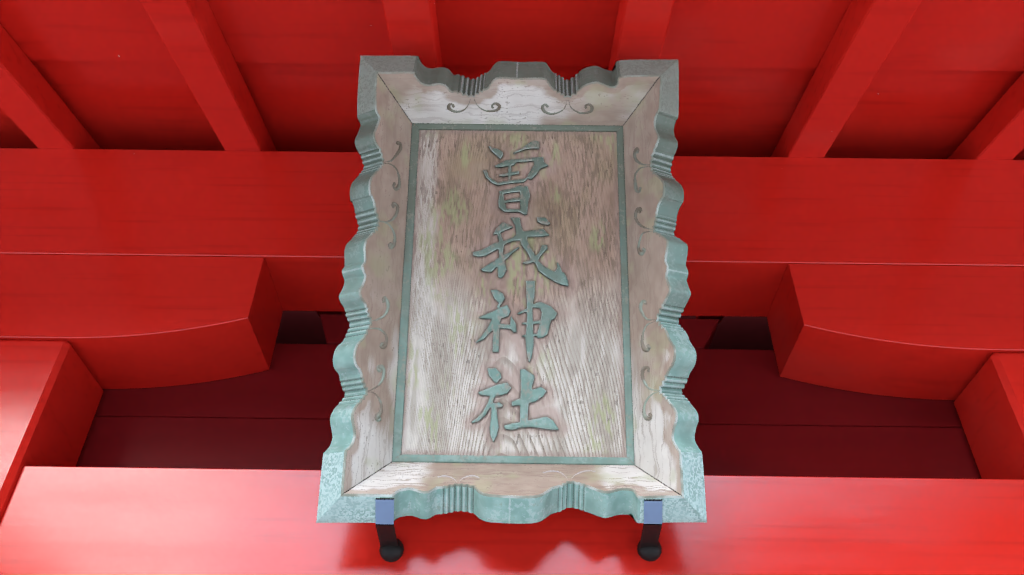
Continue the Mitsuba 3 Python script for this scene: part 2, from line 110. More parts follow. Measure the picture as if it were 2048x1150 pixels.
def phase(u, v, lib):                           # growth rings of the panel's flat-sawn plank, in rings
    if lib is np:
        from meshkit import noise as mn
        nz = lambda x, y, s: mn(np.stack([x, y, np.full_like(x, s)], -1))
        ab = np.abs
    else:
        nz = lambda x, y, s: noise(x, y, s)
        ab = dr.abs
    w1 = nz(u*9+4, v*5+2, 0.3)-0.5
    w2 = nz(u*26+1, v*11, 3.3)-0.5
    du = u + 0.012 + 0.02*w1
    q = ab(du)
    ph = (v*0.75 + 0.10*w1 + 0.022*w2 + q*q*(32.0 - 9.0*du/(q+0.02) - 40.0*q))/0.0235
    return ph + 0.9*(nz(ph*0.45, ph*0+3.3, 1.7)-0.5) + 0.35*(nz(u*70, v*14, 8.1)-0.5)
def panel_col(p, n, uv):
    u, v, d = local(p)
    dist = uv.x                                 # metres to the nearest carved stroke
    ph = phase(u, v, dr)
    fr = ph - dr.floor(ph)
    late = sstep(.45, .88, fr)*(1-sstep(.93, 1.0, fr))
    big = fbm(u*7+2, v*6, 1.5, 3)
    mid = fbm(u*30, v*18, 4.0, 3)
    w_ = noise(u*19, v*13, 2.7)
    fib = fbm(u*620, v*38, 2.0, 3)
    fine = fbm(u*300 + 3*w_, v*52, 6.0, 3)
    low = sstep(0.06, -0.14, v + 0.30*(big-0.5))           # rain-washed lower half
    silver = mix((0.42, 0.365, 0.31), (0.55, 0.51, 0.455), big*0.5+fib*0.5)
    brown = mix((0.235, 0.142, 0.098), (0.37, 0.245, 0.18), mid*0.6+fib*0.4)
    left = sstep(-0.135, -0.155, u + 0.02*(mid-.5))        # bleached strip down the left edge
    keep = sstep(0.024, 0.006, dist + 0.022*(mid-0.5))     # pinkish wood that the carving kept from bleaching
    c = mix(brown, silver, clip01(0.06 + low*0.86 + 0.62*left))
    c = mix(c, (0.30, 0.205, 0.17), keep*0.75)
    olive = sstep(.5, .66, fbm(u*12+9, v*9, 2.2, 3))*sstep(-.02, .12, v)
    c = mix(c, (0.23, 0.175, 0.095), olive*0.5)
    c = mix(c, (0.125, 0.092, 0.062), late*(0.30 + 0.34*low)*sstep(.2, .5, mid)*(1-0.5*keep))
    c = mix(c, (0.15, 0.095, 0.065), sstep(.48, .66, fbm(u*33+2, v*13, 9.0, 4))*(1-low)*0.45*(1-0.6*left))
    c = mix(c, (0.22, 0.18, 0.14), sstep(.5, .7, fbm(u*60+2, v*9, 3.0, 3))*low*0.5)
    c = mix(c, (0.14, 0.092, 0.066), sstep(.42, .72, fine)*(0.66-0.34*low)*sstep(.2, .6, mid))
    spk = sstep(.80, .88, noise(u*430, v*105, 7.0))*sstep(.5, .7, mid)
    c = mix(c, (0.085, 0.062, 0.045), spk*0.55)
    moss = sstep(.58, .78, fbm(u*21+5, v*12, 8.0, 3) + 0.16*sstep(.03, .0, dr.abs(u-0.004))*sstep(.16, .08, dr.abs(v+0.02)) + 0.16*sstep(.05, .0, dr.abs(u-0.15))*sstep(.12, .02, dr.abs(v+0.25)))
    c = mix(c, (0.27, 0.28, 0.135), moss*0.62*sstep(.36, .62, fbm(u*260, v*60, 12.0, 2)))
    edge = sstep(0.0028, 0.0, dist)
    c = mix(c, (0.13, 0.09, 0.07), edge*0.42*(0.4+0.6*mid))
    rim = sstep(0.010, 0.0, dr.minimum(0.182-dr.abs(u), 0.297-dr.abs(v)))
    return mix(c, (0.24, 0.16, 0.13), rim*0.5)
scene['panel_wood'] = {'type': 'principled', 'base_color': mikit.proc(panel_col), 'roughness': 0.75, 'specular': 0.25}

def board_wood(seed, brownness, grain, bleach=0.0, damp=0.0, across=True):
    def fn(p, n, uv):
        x, v, h = local(p)                      # s along the board's grain, r up its face, e in from its carved edge
        s, r, e = (x if across else v), h*1.13, uv.y
        big = fbm(s*9+seed, r*15, seed, 3)
        mid = fbm(s*40, r*60+seed, 3.0, 3)
        g = fbm(s*12, r*330+seed+6*mid, 1.0, 3)
        pale = mix((0.43, 0.39, 0.345), (0.53, 0.495, 0.45), mid)
        brown = mix((0.20, 0.128, 0.086), (0.305, 0.22, 0.165), mid)
        band = sstep(0.020, 0.010, e + 0.016*(mid-0.5) + 0.02*(big-0.5))*0.8
        # rain-washed low down, brown with age higher up and where the eye of the board stays damp
        t = big + bleach*(v+0.1) + damp*(sstep(0.17, 0.05, dr.abs(s))-0.5)
        k = clip01(sstep(brownness-0.15, brownness+0.15, t) + band)*0.85
        c = mix(pale, brown, k)
        c = mix(c, (0.21, 0.155, 0.12), sstep(.52, .75, g)*grain)
        c = mix(c, (0.30, 0.31, 0.17), sstep(.6, .8, fbm(s*22+seed, r*22, 6.0))*0.35)
        spk = sstep(.8, .87, noise(s*210, r*420, seed))*sstep(.52, .66, mid)
        c = mix(c, (0.15, 0.115, 0.09), spk*0.5)
        return mix(c, (0.20, 0.17, 0.12), sstep(0.0035, 0.0005, e)*0.6)
    return {'type': 'bumpmap', 'arbitrary': mikit.proc(lambda p, n, uv: fbm((local(p)[0] if across else local(p)[1])*12, local(p)[2]*370+seed, 1.0, 2), eps=0.0006), 'scale': 0.0008,
            'bsdf': {'type': 'principled', 'base_color': mikit.proc(fn), 'roughness': 0.88, 'specular': 0.15}}
def tendril_col(p, n, uv):
    a, b, c = local(p)
    m = fbm(a*60, b*60, c*60)
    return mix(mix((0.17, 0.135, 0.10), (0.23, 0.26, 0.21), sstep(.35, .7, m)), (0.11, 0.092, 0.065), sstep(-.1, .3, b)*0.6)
scene['old_tendril'] = {'type': 'principled', 'base_color': mikit.proc(tendril_col), 'roughness': 0.6, 'specular': 0.3}
scene['bare_tendril'] = {'type': 'principled', 'base_color': mikit.proc(lambda p, n, uv: mix((0.30, 0.25, 0.22), (0.42, 0.38, 0.36), fbm(p.x*70, p.y*70, p.z*70))), 'roughness': 0.7}
scene['board_wood_top'] = board_wood(2.0, 0.66, 0.28)
scene['board_wood_left'] = board_wood(5.0, 0.38, 0.42, bleach=1.6, across=False)
scene['board_wood_right'] = board_wood(9.5, 0.42, 0.42, bleach=1.6, across=False)
scene['board_wood_bottom'] = board_wood(14.0, 0.47, 0.65, damp=0.6)
scene['iron'] = {'type': 'principled', 'base_color': {'type': 'rgb', 'value': [0.19, 0.265, 0.40]}, 'roughness': mikit.proc(lambda p, n, uv: 0.14+0.3*sstep(.45, .75, fbm(p.x*90, p.y*90, p.z*90, 3))), 'specular': 0.5, 'metallic': 1.0}  # blue of the mirrored sky is put into the lip's base colour
scene['shaded_and_black_iron'] = {'type': 'principled', 'base_color': mikit.proc(lambda p, n, uv: mix((0.005, 0.004, 0.004), (0.012, 0.009, 0.008), fbm(p.x*120, p.y*120, p.z*120))), 'roughness': 0.45, 'specular': 0.15}  # arm and lip edge coloured dark as shaded iron; bolt heads are black
scene['dark_joint'] = {'type': 'diffuse', 'reflectance': {'type': 'rgb', 'value': [0.03, 0.022, 0.017]}}
scene['back_wood'] = {'type': 'principled', 'base_color': mikit.proc(lambda p, n, uv: mix((0.2, 0.14, 0.1), (0.3, 0.22, 0.17), fbm(p.x*8, p.y*40, p.z*40))), 'roughness': 0.8}
scene['gravel'] = {'type': 'principled', 'base_color': mikit.proc(lambda p, n, uv: mix((0.30, 0.30, 0.285), (0.42, 0.415, 0.40), fbm(p.x*9, p.y*9, 0.0, 4))), 'roughness': 0.9}

# ------------------------------------------------------------------ helpers
def put(key, mesh, mat, smooth=False, **kw):
    scene[key] = mikit.ply(mesh, mat, smooth=smooth, **kw)
    return key
counts = {}
def part(parent, name):
    k = parent+'__'+name
    n = counts.get(k, 0); counts[k] = n+1
    return k if n == 0 else f'{k}_{n:03d}'
def cut_box(x0, x1, y0, y1, z0, z1, ch=0.004):
    """A box with chamfered edges (convex hull of its 24 corner points)."""
    pts = []
    for x, sx in ((x0, 1), (x1, -1)):
        for y, sy in ((y0, 1), (y1, -1)):
            for z, sz in ((z0, 1), (z1, -1)):
                pts += [(x, y+sy*ch, z+sz*ch), (x+sx*ch, y, z+sz*ch), (x+sx*ch, y+sy*ch, z)]
    return trimesh.convex.convex_hull(np.array(pts))
def prism_y(xz, y0, y1, ch):
    """Outline in the xz plane extruded along y, with chamfered front and back rims."""
    pg = sg.Polygon(xz); pg = pg if pg.exterior.is_ccw else sg.Polygon(xz[::-1])
    o = np.array(pg.exterior.coords)[:-1]
    n = len(o)
    d0 = o-np.roll(o, 1, 0); d1 = np.roll(o, -1, 0)-o
    n0 = np.stack([d0[:, 1], -d0[:, 0]], 1); n0 /= np.linalg.norm(n0, axis=1, keepdims=True)
    n1 = np.stack([d1[:, 1], -d1[:, 0]], 1); n1 /= np.linalg.norm(n1, axis=1, keepdims=True)
    m = n0+n1; m /= np.maximum((m*n0).sum(1, keepdims=True), 1e-6)
    inn = o-m*ch
    tri, _ = np.zeros((0, 3)), None
    v2, f2 = trimesh.creation.triangulate_polygon(sg.Polygon(inn), engine='earcut')
    idx = cKDTree(inn).query(v2)[1]
    f2 = idx[f2]
    a = lambda q, y: np.stack([q[:, 0], np.full(n, y), q[:, 1]], 1)
    V = np.vstack([a(inn, y0), a(o, y0+ch), a(o, y1-ch), a(inn, y1)])
    Fc = [f2] if True else []
    for k in range(3):
        i = np.arange(n); j = (i+1) % n
        Fc += [np.stack([i+k*n, j+k*n, j+(k+1)*n], 1), np.stack([i+k*n, j+(k+1)*n, i+(k+1)*n], 1)]
    Fc.append(f2[:, ::-1]+3*n)
    mesh = trimesh.Trimesh(V, np.vstack(Fc), process=False)
    trimesh.repair.fix_normals(mesh)
    return mesh
def grid_faces(nr, nc):
    i = np.arange(nr*nc).reshape(nr, nc)
    a, b, c, d = i[:-1, :-1].ravel(), i[:-1, 1:].ravel(), i[1:, 1:].ravel(), i[1:, :-1].ravel()
    return np.vstack([np.stack([a, b, c], 1), np.stack([a, c, d], 1)])
def spline(pts, step):
    """Catmull-Rom through the points, resampled at an even step."""
    p = np.asarray(pts, float)
    q = np.vstack([2*p[0]-p[1], p, 2*p[-1]-p[-2]])
    out = []
    for i in range(1, len(q)-2):
        p0, p1, p2, p3 = q[i-1], q[i], q[i+1], q[i+2]
        t = np.linspace(0, 1, 12, endpoint=False)[:, None]
        out.append(0.5*((2*p1)+(-p0+p2)*t+(2*p0-5*p1+4*p2-p3)*t**2+(-p0+3*p1-3*p2+p3)*t**3))
    out = np.vstack(out+[p[-1:]])
    L = np.r_[0, np.cumsum(np.linalg.norm(np.diff(out, axis=0), axis=1))]
    m = max(2, int(round(L[-1]/step))+1)
    s = np.linspace(0, L[-1], m)
    return np.stack([np.interp(s, L, out[:, k]) for k in range(out.shape[1])], 1)
def tube(path, rad, sides=8):
    path = np.asarray(path); rad = np.broadcast_to(rad, len(path))
    t = np.gradient(path, axis=0); t /= np.linalg.norm(t, axis=1, keepdims=True)
    a = np.cross(t, [0.3, -0.8, 0.5]); a /= np.linalg.norm(a, axis=1, keepdims=True)
    b = np.cross(t, a)
    th = np.arange(sides)/sides*2*np.pi
    V = path[:, None]+rad[:, None, None]*(np.cos(th)[None, :, None]*a[:, None]+np.sin(th)[None, :, None]*b[:, None])
    n = len(path)
    Fc = []
    for k in range(n-1):
        for i in range(sides):
            j = (i+1) % sides
            Fc += [(k*sides+i, k*sides+j, (k+1)*sides+j), (k*sides+i, (k+1)*sides+j, (k+1)*sides+i)]
    V = V.reshape(-1, 3)
    V = np.vstack([V, path[:1], path[-1:]])
    for i in range(sides):
        j = (i+1) % sides
        Fc += [(n*sides, j, i), (n*sides+1, (n-1)*sides+i, (n-1)*sides+j)]
    m = trimesh.Trimesh(V, np.array(Fc), process=False)
    trimesh.repair.fix_normals(m)
    return m

scene['interior_shade_red'] = {'type': 'diffuse', 'reflectance': {'type': 'rgb', 'value': [0.05, 0.006, 0.006]}}  # darkness of the interior painted into the rear wall's colour
scene['recess_shade_red'] = {'type': 'principled', 'base_color': mikit.proc(lambda p, n, uv: mix((0.098, 0.0045, 0.0055), (0.14, 0.006, 0.007), fbm(p.x*3, p.y*9, p.z*17))), 'roughness': 0.25, 'specular': 0.03}  # shade of the recess is put into this darker red

# ------------------------------------------------------------------ ground
gx, gy = np.meshgrid(np.linspace(-150, 150, 61), np.linspace(-150, 150, 61))
put('ground', trimesh.Trimesh(np.stack([gx.ravel(), gy.ravel(), 0*gx.ravel()], 1), grid_faces(61, 61), process=False), 'gravel')
labels['ground'] = {'label': 'pale gravel ground in front of the shrine', 'category': 'ground', 'kind': 'structure'}

# unseen trees added behind the camera to block sky light and shape the glare
scene['added_grove_leaf'] = {'type': 'twosided', 'bsdf': {'type': 'diffuse', 'reflectance': mikit.proc(lambda p, n, uv: mikit.mix((0.03, 0.06, 0.02), (0.07, 0.11, 0.035), mikit.noise(p.x*2, p.y*2, p.z*2)))}}
def added_grove():
    V, Fc = [], []
    off = 0
    for k in range(46):
        az = math.radians(-112 + 224*k/45 + rng.uniform(-2, 2))       # 0 = straight out from the shrine, positive to the right
        rad = rng.uniform(13, 17)
        el = np.interp(math.degrees(az), [-112, -60, -40, -20, 5, 22, 40, 75, 112], [50, 34, 16, 13, 16, 22, 26, 40, 50]) + rng.uniform(-2.0, 2.0)
        h = 2.2 + rad*math.tan(math.radians(el))
        cx, cy = rad*math.sin(az), 1.3-rad*math.cos(az)
        n = 1500
        t = rng.random(n)**0.8
        r = (0.25+1.9*np.sin(np.pi*np.clip(1-t, 0, 1)**0.7)**0.8)*np.sqrt(rng.random(n))*(0.8+0.4*rng.random(n))
        a = rng.random(n)*2*np.pi
        c = np.stack([cx+r*np.cos(a), cy+r*np.sin(a), h*(0.12+0.88*t)], 1)
        d1 = rng.normal(size=(n, 3)); d1 /= np.linalg.norm(d1, axis=1, keepdims=True)
        d2 = np.cross(d1, rng.normal(size=(n, 3))); d2 /= np.linalg.norm(d2, axis=1, keepdims=True)
        sz = rng.uniform(0.16, 0.42, (n, 1))
        V.append(np.stack([c-d1*sz, c+d2*sz*0.7, c+d1*sz, c-d2*sz*0.7], 1).reshape(-1, 3))
        i = np.arange(n)*4+off; off += 4*n
        Fc += [np.stack([i, i+1, i+2], 1), np.stack([i, i+2, i+3], 1)]
        th = np.arange(8)/8*2*np.pi
        ring = np.stack([np.cos(th), np.sin(th)], 1)
        lo = np.column_stack([ring*0.17+[cx, cy], np.zeros(8)]); hi = np.column_stack([ring*0.05+[cx, cy], np.full(8, h*0.9)])
        V += [lo, hi]; i = np.arange(8); j = (i+1) % 8
        Fc += [np.stack([i, j, j+8], 1)+off, np.stack([i, j+8, i+8], 1)+off]; off += 16
    return trimesh.Trimesh(np.vstack(V), np.vstack(Fc), process=False)
put('added_grove', added_grove(), 'added_grove_leaf')
labels['added_grove'] = {'label': 'unseen dark green trees added behind the camera to block and shape light', 'category': 'trees', 'kind': 'stuff'}

# ------------------------------------------------------------------ the shrine building behind the plaque
B = 'shrine_building'
labels[B] = {'label': 'vermilion painted shrine front with beams, bracket arms and rafters behind the plaque', 'category': 'building'}
Z0 = EYE[2]
YF, YB = 1.28, 1.465                            # front and back faces of the beams and posts
KZ0, KZ1 = 1.102+Z0, 1.417+Z0                   # the eaves beam
XL, XR = -0.836, 0.888                          # inner faces of the two posts
HALF = 2.3
put(part(B, 'eaves_beam'), cut_box(-HALF, HALF, YF, YB, KZ0, KZ1, 0.0014), 'red_paint')
def arm(xe, xp, sgn):
    top, zl, zc = KZ0-0.0015, 0.8945+Z0, 0.9465+Z0
    far = xp-sgn*0.55                           # runs on past the post
    ts = np.linspace(0, 1, 15)
    cur = [(xp-sgn*0.02 + (xe-(xp-sgn*0.02))*t, zl+(zc-zl)*t**2.1) for t in ts]
    xz = [(xe, top)] + [(far, top), (far, zl)] + cur
    return prism_y(np.array(xz), YF+0.0012, YB-0.001, 0.0013)
put(part(B, 'bracket_arm'), arm(-0.513, XL, 1), 'red_paint')
put(part(B, 'bracket_arm'), arm(0.551, XR, -1), 'red_paint')
put(part(B, 'post'), cut_box(XL-0.2, XL, YF, YB-0.002, 0.0, 0.893+Z0, 0.009), 'red_paint')
put(part(B, 'post'), cut_box(XR, XR+0.2, YF, YB-0.002, 0.0, 0.893+Z0, 0.009), 'red_paint')
LY = 1.297                                      # the tie beam stands a little back from the posts
put(part(B, 'tie_beam'), cut_box(XL+0.0005, XR-0.0005, LY, YB-0.03, 0.37+Z0, 0.640+Z0, 0.002), 'red_paint')
# back wall of wide boards
zs = [0.0, 0.4, 0.8, 1.2, 1.58, 0.3+Z0, 0.575+Z0, 0.834+Z0, 1.017+Z0]
for z0, z1 in zip(zs[:-1], zs[1:]):
    put(part(B, 'wall_board'), cut_box(XL-0.1, XR+0.1, YB+0.001, YB+0.025, z0+0.0006, z1-0.0006, 0.0015), 'recess_shade_red')
put(part(B, 'centre_block'), prism_y(np.array([(-0.433, KZ0-0.002), (-0.405, 1.019+Z0), (0.403, 1.019+Z0), (0.449, KZ0-0.002)]), YB+0.004, YB+0.10, 0.003), 'recess_shade_red')
put(part(B, 'rear_wall'), cut_box(-HALF, HALF, 2.3, 2.34, 0.0, 2.05+Z0, 0.002), 'interior_shade_red')
for sx in (-1, 1):
    put(part(B, 'side_wall'), cut_box(min(sx*HALF, sx*(HALF+.03)), max(sx*HALF, sx*(HALF+.03)), YF+0.01, 2.3, 0.0, 2.05+Z0, 0.002), 'red_paint')
    put(part(B, 'front_wall'), cut_box(min(sx*1.12, sx*HALF), max(sx*1.12, sx*HALF), YF+0.06, YF+0.09, 0.0, KZ0-0.22, 0.002), 'red_paint')
# rafters run down and outward
SL = 0.26507
RD = np.array([0, -1, -SL])/math.hypot(1, SL); RUP = np.array([0, -SL, 1])/math.hypot(1, SL)
RW, RH, EAVE = 0.084, 0.072, 0.83
base = np.array([0, YF, KZ1-0.001])
def slab(x0, x1, l0, l1, h0, h1, ch=0.003):
    """A board lying along the roof slope: l metres outward from the beam's front, h metres above the rafters' undersides."""
    m = cut_box(x0, x1, l0, l1, h0, h1, ch)
    q = np.asarray(m.vertices)
    v = base + q[:, :1]*[1, 0, 0] + q[:, 1:2]*RD + q[:, 2:3]*RUP
    m = trimesh.Trimesh(v, m.faces, process=False); trimesh.repair.fix_normals(m)
    return m
LIN = -1.02
for i in range(-5, 6):
    xc = 0.2265 + i*0.4255
    if abs(xc) < HALF-0.05:
        put(part(B, 'rafter'), slab(xc-RW/2, xc+RW/2, LIN, EAVE, 0.0, RH), 'red_paint')
SEAM = 0.215
put(part(B, 'roof_board'), slab(-HALF, HALF, SEAM, EAVE+0.02, RH+0.001, RH+0.025), 'red_paint')
put(part(B, 'roof_board'), slab(-HALF, HALF, LIN, SEAM-0.001, RH+0.018, RH+0.042), 'red_paint')
put(part(B, 'eave_fascia'), slab(-HALF, HALF, EAVE+0.001, EAVE+0.03, -0.004, RH), 'red_paint')
put(part(B, 'roof_cover'), slab(-HALF-0.05, HALF+0.05, LIN, EAVE+0.06, RH+0.045, RH+0.09, 0.01), 'back_wood')

# ------------------------------------------------------------------ the carved plaque
P = 'shrine_plaque'
labels[P] = {'label': 'weathered carved wooden name plaque with scalloped teal frame and four raised characters', 'category': 'plaque'}
# characters: strokes rounded like bread loaves, raised on the panel
PZ = -0.003                                     # the panel's face lies a little below the fillet
chars = []
for out, holes in DATA['chars']:
    g = shapely.union_all([sg.Polygon(q).buffer(0) for q in out])
    if holes: g = g.difference(shapely.union_all([sg.Polygon(q).buffer(0) for q in holes]))
    g = g.buffer(0.0012).buffer(-0.0024).buffer(0.0009).simplify(0.0002)
    chars.append(g)
allch = shapely.union_all(chars)
def stroke_mesh(g, hmax=0.0038, rr=0.0042, base=-0.0012):
    V, Fc, off, DD = [], [], 0, []
    for pg in getattr(g, 'geoms', [g]):
        if pg.area < 4e-6: continue
        ring = []
        for r in [pg.exterior, *pg.interiors]:
            n = max(8, int(r.length/0.0009))
            ring.append(np.array([r.interpolate(i/n, normalized=True).coords[0] for i in range(n)]))
        bd = np.vstack(ring)
        x0, y0, x1, y1 = pg.bounds
        gx, gy = np.meshgrid(np.arange(x0, x1, 0.0009), np.arange(y0, y1, 0.0009))
        gx = gx + (np.arange(gx.shape[0]) % 2)[:, None]*0.00045
        q = np.stack([gx.ravel(), gy.ravel()], 1)
        inside = shapely.contains_xy(pg.buffer(-0.0005), q[:, 0], q[:, 1])
        q = q[inside]
        allp = np.vstack([bd, q])
        tri = Delaunay(allp).simplices
        cen = allp[tri].mean(1)
        tri = tri[shapely.contains_xy(pg, cen[:, 0], cen[:, 1])]
        a = allp[tri]; cr = (a[:, 1, 0]-a[:, 0, 0])*(a[:, 2, 1]-a[:, 0, 1])-(a[:, 1, 1]-a[:, 0, 1])*(a[:, 2, 0]-a[:, 0, 0])
        tri[cr < 0] = tri[cr < 0][:, ::-1]
        tri = tri[np.abs(cr) > 1e-12]
        d = shapely.distance(pg.boundary, shapely.points(allp))
        k = np.clip(d/rr, 0, 1)
        z = 0.0014 + (hmax-0.0014)*np.sqrt(np.maximum(0, 1-(1-k)**2))
        z[:len(bd)] = 0.0014
        DD.append(d)
        V.append(np.column_stack([allp, z+PZ])); Fc.append(tri+off); o0 = off; off += len(allp)
        s = 0
        for rg in ring:
            n = len(rg); lo = np.column_stack([rg, np.full(n, base+PZ)]); DD.append(np.zeros(n))
            V.append(lo); i = np.arange(n); j = (i+1) % n
            Fc += [np.stack([o0+s+i, off+i, off+j], 1), np.stack([o0+s+i, off+j, o0+s+j], 1)]
            off += n; s += n
    d = np.concatenate(DD)
    return trimesh.Trimesh(plq(np.vstack(V)), np.vstack(Fc), process=False), np.column_stack([d, d*0.37+np.vstack(V)[:, 1]])

U0, U1, V0, V1 = -0.1826, 0.1846, -0.2992, 0.3000
nu, nv = 430, 700
uu, vv = np.meshgrid(np.linspace(U0, U1, nu), np.linspace(V0, V1, nv))
pts2 = np.stack([uu.ravel(), vv.ravel()], 1)
bpts = np.vstack([np.array([r.interpolate(i*0.0008).coords[0] for i in range(int(r.length/0.0008))])
                  for pg in getattr(allch, 'geoms', [allch]) for r in [pg.exterior, *pg.interiors]])
dist = cKDTree(bpts).query(pts2)[0]
dist[shapely.contains_xy(allch, pts2[:, 0], pts2[:, 1])] = 0
ph = phase(pts2[:, 0], pts2[:, 1], np); fr = ph-np.floor(ph)
from meshkit import fbm as mfbm
rough = mfbm(np.column_stack([pts2[:, 0]*500, pts2[:, 1]*60, 0*dist]), 2, 3)
hgt = 0.0006*(np.sin(2*np.pi*(fr-0.25))*0.5) + 0.0009*(rough-0.5) + 0.002*(mfbm(np.column_stack([pts2*22, 0*dist]), 3, 5)-0.5)
hgt -= 0.0017*np.exp(-(dist/0.0030)**2)
pm = np.column_stack([pts2, PZ+hgt])
PNL = part(P, 'panel')
put(PNL, trimesh.Trimesh(plq(pm), grid_faces(nv, nu), process=False), 'panel_wood', smooth=True, uv=np.column_stack([dist, fr]))
names = ['topmost raised teal character', 'second raised teal character', 'third raised teal character', 'lowest raised teal character']
for g, nm in zip(chars, names):
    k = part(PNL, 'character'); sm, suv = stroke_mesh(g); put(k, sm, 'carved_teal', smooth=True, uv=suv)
    labels[k] = {'label': nm}
# painted fillet round the panel: four mitred strips
def strip(side):
    o = [(-HA, -HB), (HA, -HB), (HA, HB), (-HA, HB)]; i = [(U0, V0), (U1, V0), (U1, V1), (U0, V1)]
    k = {'bottom': 0, 'right': 1, 'top': 2, 'left': 3}[side]; l = (k+1) % 4
    n = 120
    rows = []
    for f, z in ((0, -0.004), (0.02, 0.0006), (0.12, 0.0016), (0.85, 0.0016), (0.97, 0.0006), (1.0, -0.007)):
        a = np.array(o[k])*(1-f)+np.array(i[k])*f; b = np.array(o[l])*(1-f)+np.array(i[l])*f
        t = np.linspace(0.0008, 0.9992, n)[:, None]
        q = a*(1-t)+b*t
        rows.append(np.column_stack([q, z+0.0006*(mfbm(np.column_stack([q*45, np.full(n, f)]), 2, 9)-0.5)]))
    m = trimesh.Trimesh(plq(np.vstack(rows)), grid_faces(len(rows), n), process=False)
    return m
for sd in ('top', 'bottom', 'left', 'right'):
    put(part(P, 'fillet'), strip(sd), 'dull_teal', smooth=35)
# back panel closing the box
put(part(P, 'back_panel'), trimesh.Trimesh(*(lambda m: (plq(np.asarray(m.vertices)), m.faces))(cut_box(-HA-0.004, HA+0.004, -HB-0.004, HB+0.004, -0.034, -0.010, 0.002)), process=False), 'back_wood')

# splayed frame boards with carved outlines
FRM, COR = DATA['frame'], DATA['corner']
SIDE = {'left': ((-1, 0), HB, HA, FRM['dx'], FRM['ex']), 'right': ((1, 0), HB, HA, FRM['dx'], FRM['ex']),
        'top': ((0, 1), HA, HB, FRM['dyt'], FRM['eyt']), 'bottom': ((0, -1), HA, HB, FRM['dyb'], FRM['eyb'])}
WID = {k: math.hypot(v[3], FRM['h']) for k, v in SIDE.items()}                    # width of a board's face
THK = {k: math.hypot(v[4]-v[3], FRM['hb']-FRM['h']) for k, v in SIDE.items()}     # its thickness
def warp(x, y):                                  # the old frame has racked a few millimetres at its corners
    r = np.clip(np.maximum(np.abs(x)-HA, np.abs(y)-HB)/0.097, 0, 1.3)
    X = np.clip(x/(HA+.097), -1, 1); Y = np.clip(y/(HB+.097), -1, 1)
    Bs = ((1-X)*(1+Y), (1+X)*(1+Y), (1+X)*(1-Y), (1-X)*(1-Y))
    return tuple(r*sum(Bk*c[k] for Bk, c in zip(Bs, COR))/4 for k in (0, 1))
def bpoint(side, s, r, m=0.0):
    """Point of a board: s along it, r up its face from the fillet, m metres behind the face (all metres)."""
    (dx, dy), half, off, d, e = SIDE[side]
    s, r, m = np.broadcast_arrays(np.asarray(s, float), np.asarray(r, float), np.asarray(m, float))
    W, Tk = WID[side], THK[side]
    dd = off + r*d/W + m*(e-d)/Tk; nn = r*FRM['h']/W + m*(FRM['hb']-FRM['h'])/Tk
    x = dx*dd - dy*s; y = dy*dd + dx*s
    wx, wy = warp(x, y)
    return plq(np.stack([x+wx, y+wy, nn], -1))
def ends(side, k):                               # board's half lengths at its low-s and high-s end: k = 3 at the front rim, 4 at the back
    half = SIDE[side][1]
    lo, hi = {'top': ('right', 'left'), 'bottom': ('left', 'right'), 'left': ('top', 'bottom'), 'right': ('bottom', 'top')}[side]
    return half+SIDE[lo][k], half+SIDE[hi][k]
def mikit_s(x): return np.clip(x*0.5+0.5, 0, 1)
BLOCK = {'left': (2, -2), 'right': (1, -4), 'top': (1, -2), 'bottom': (1, -2)}
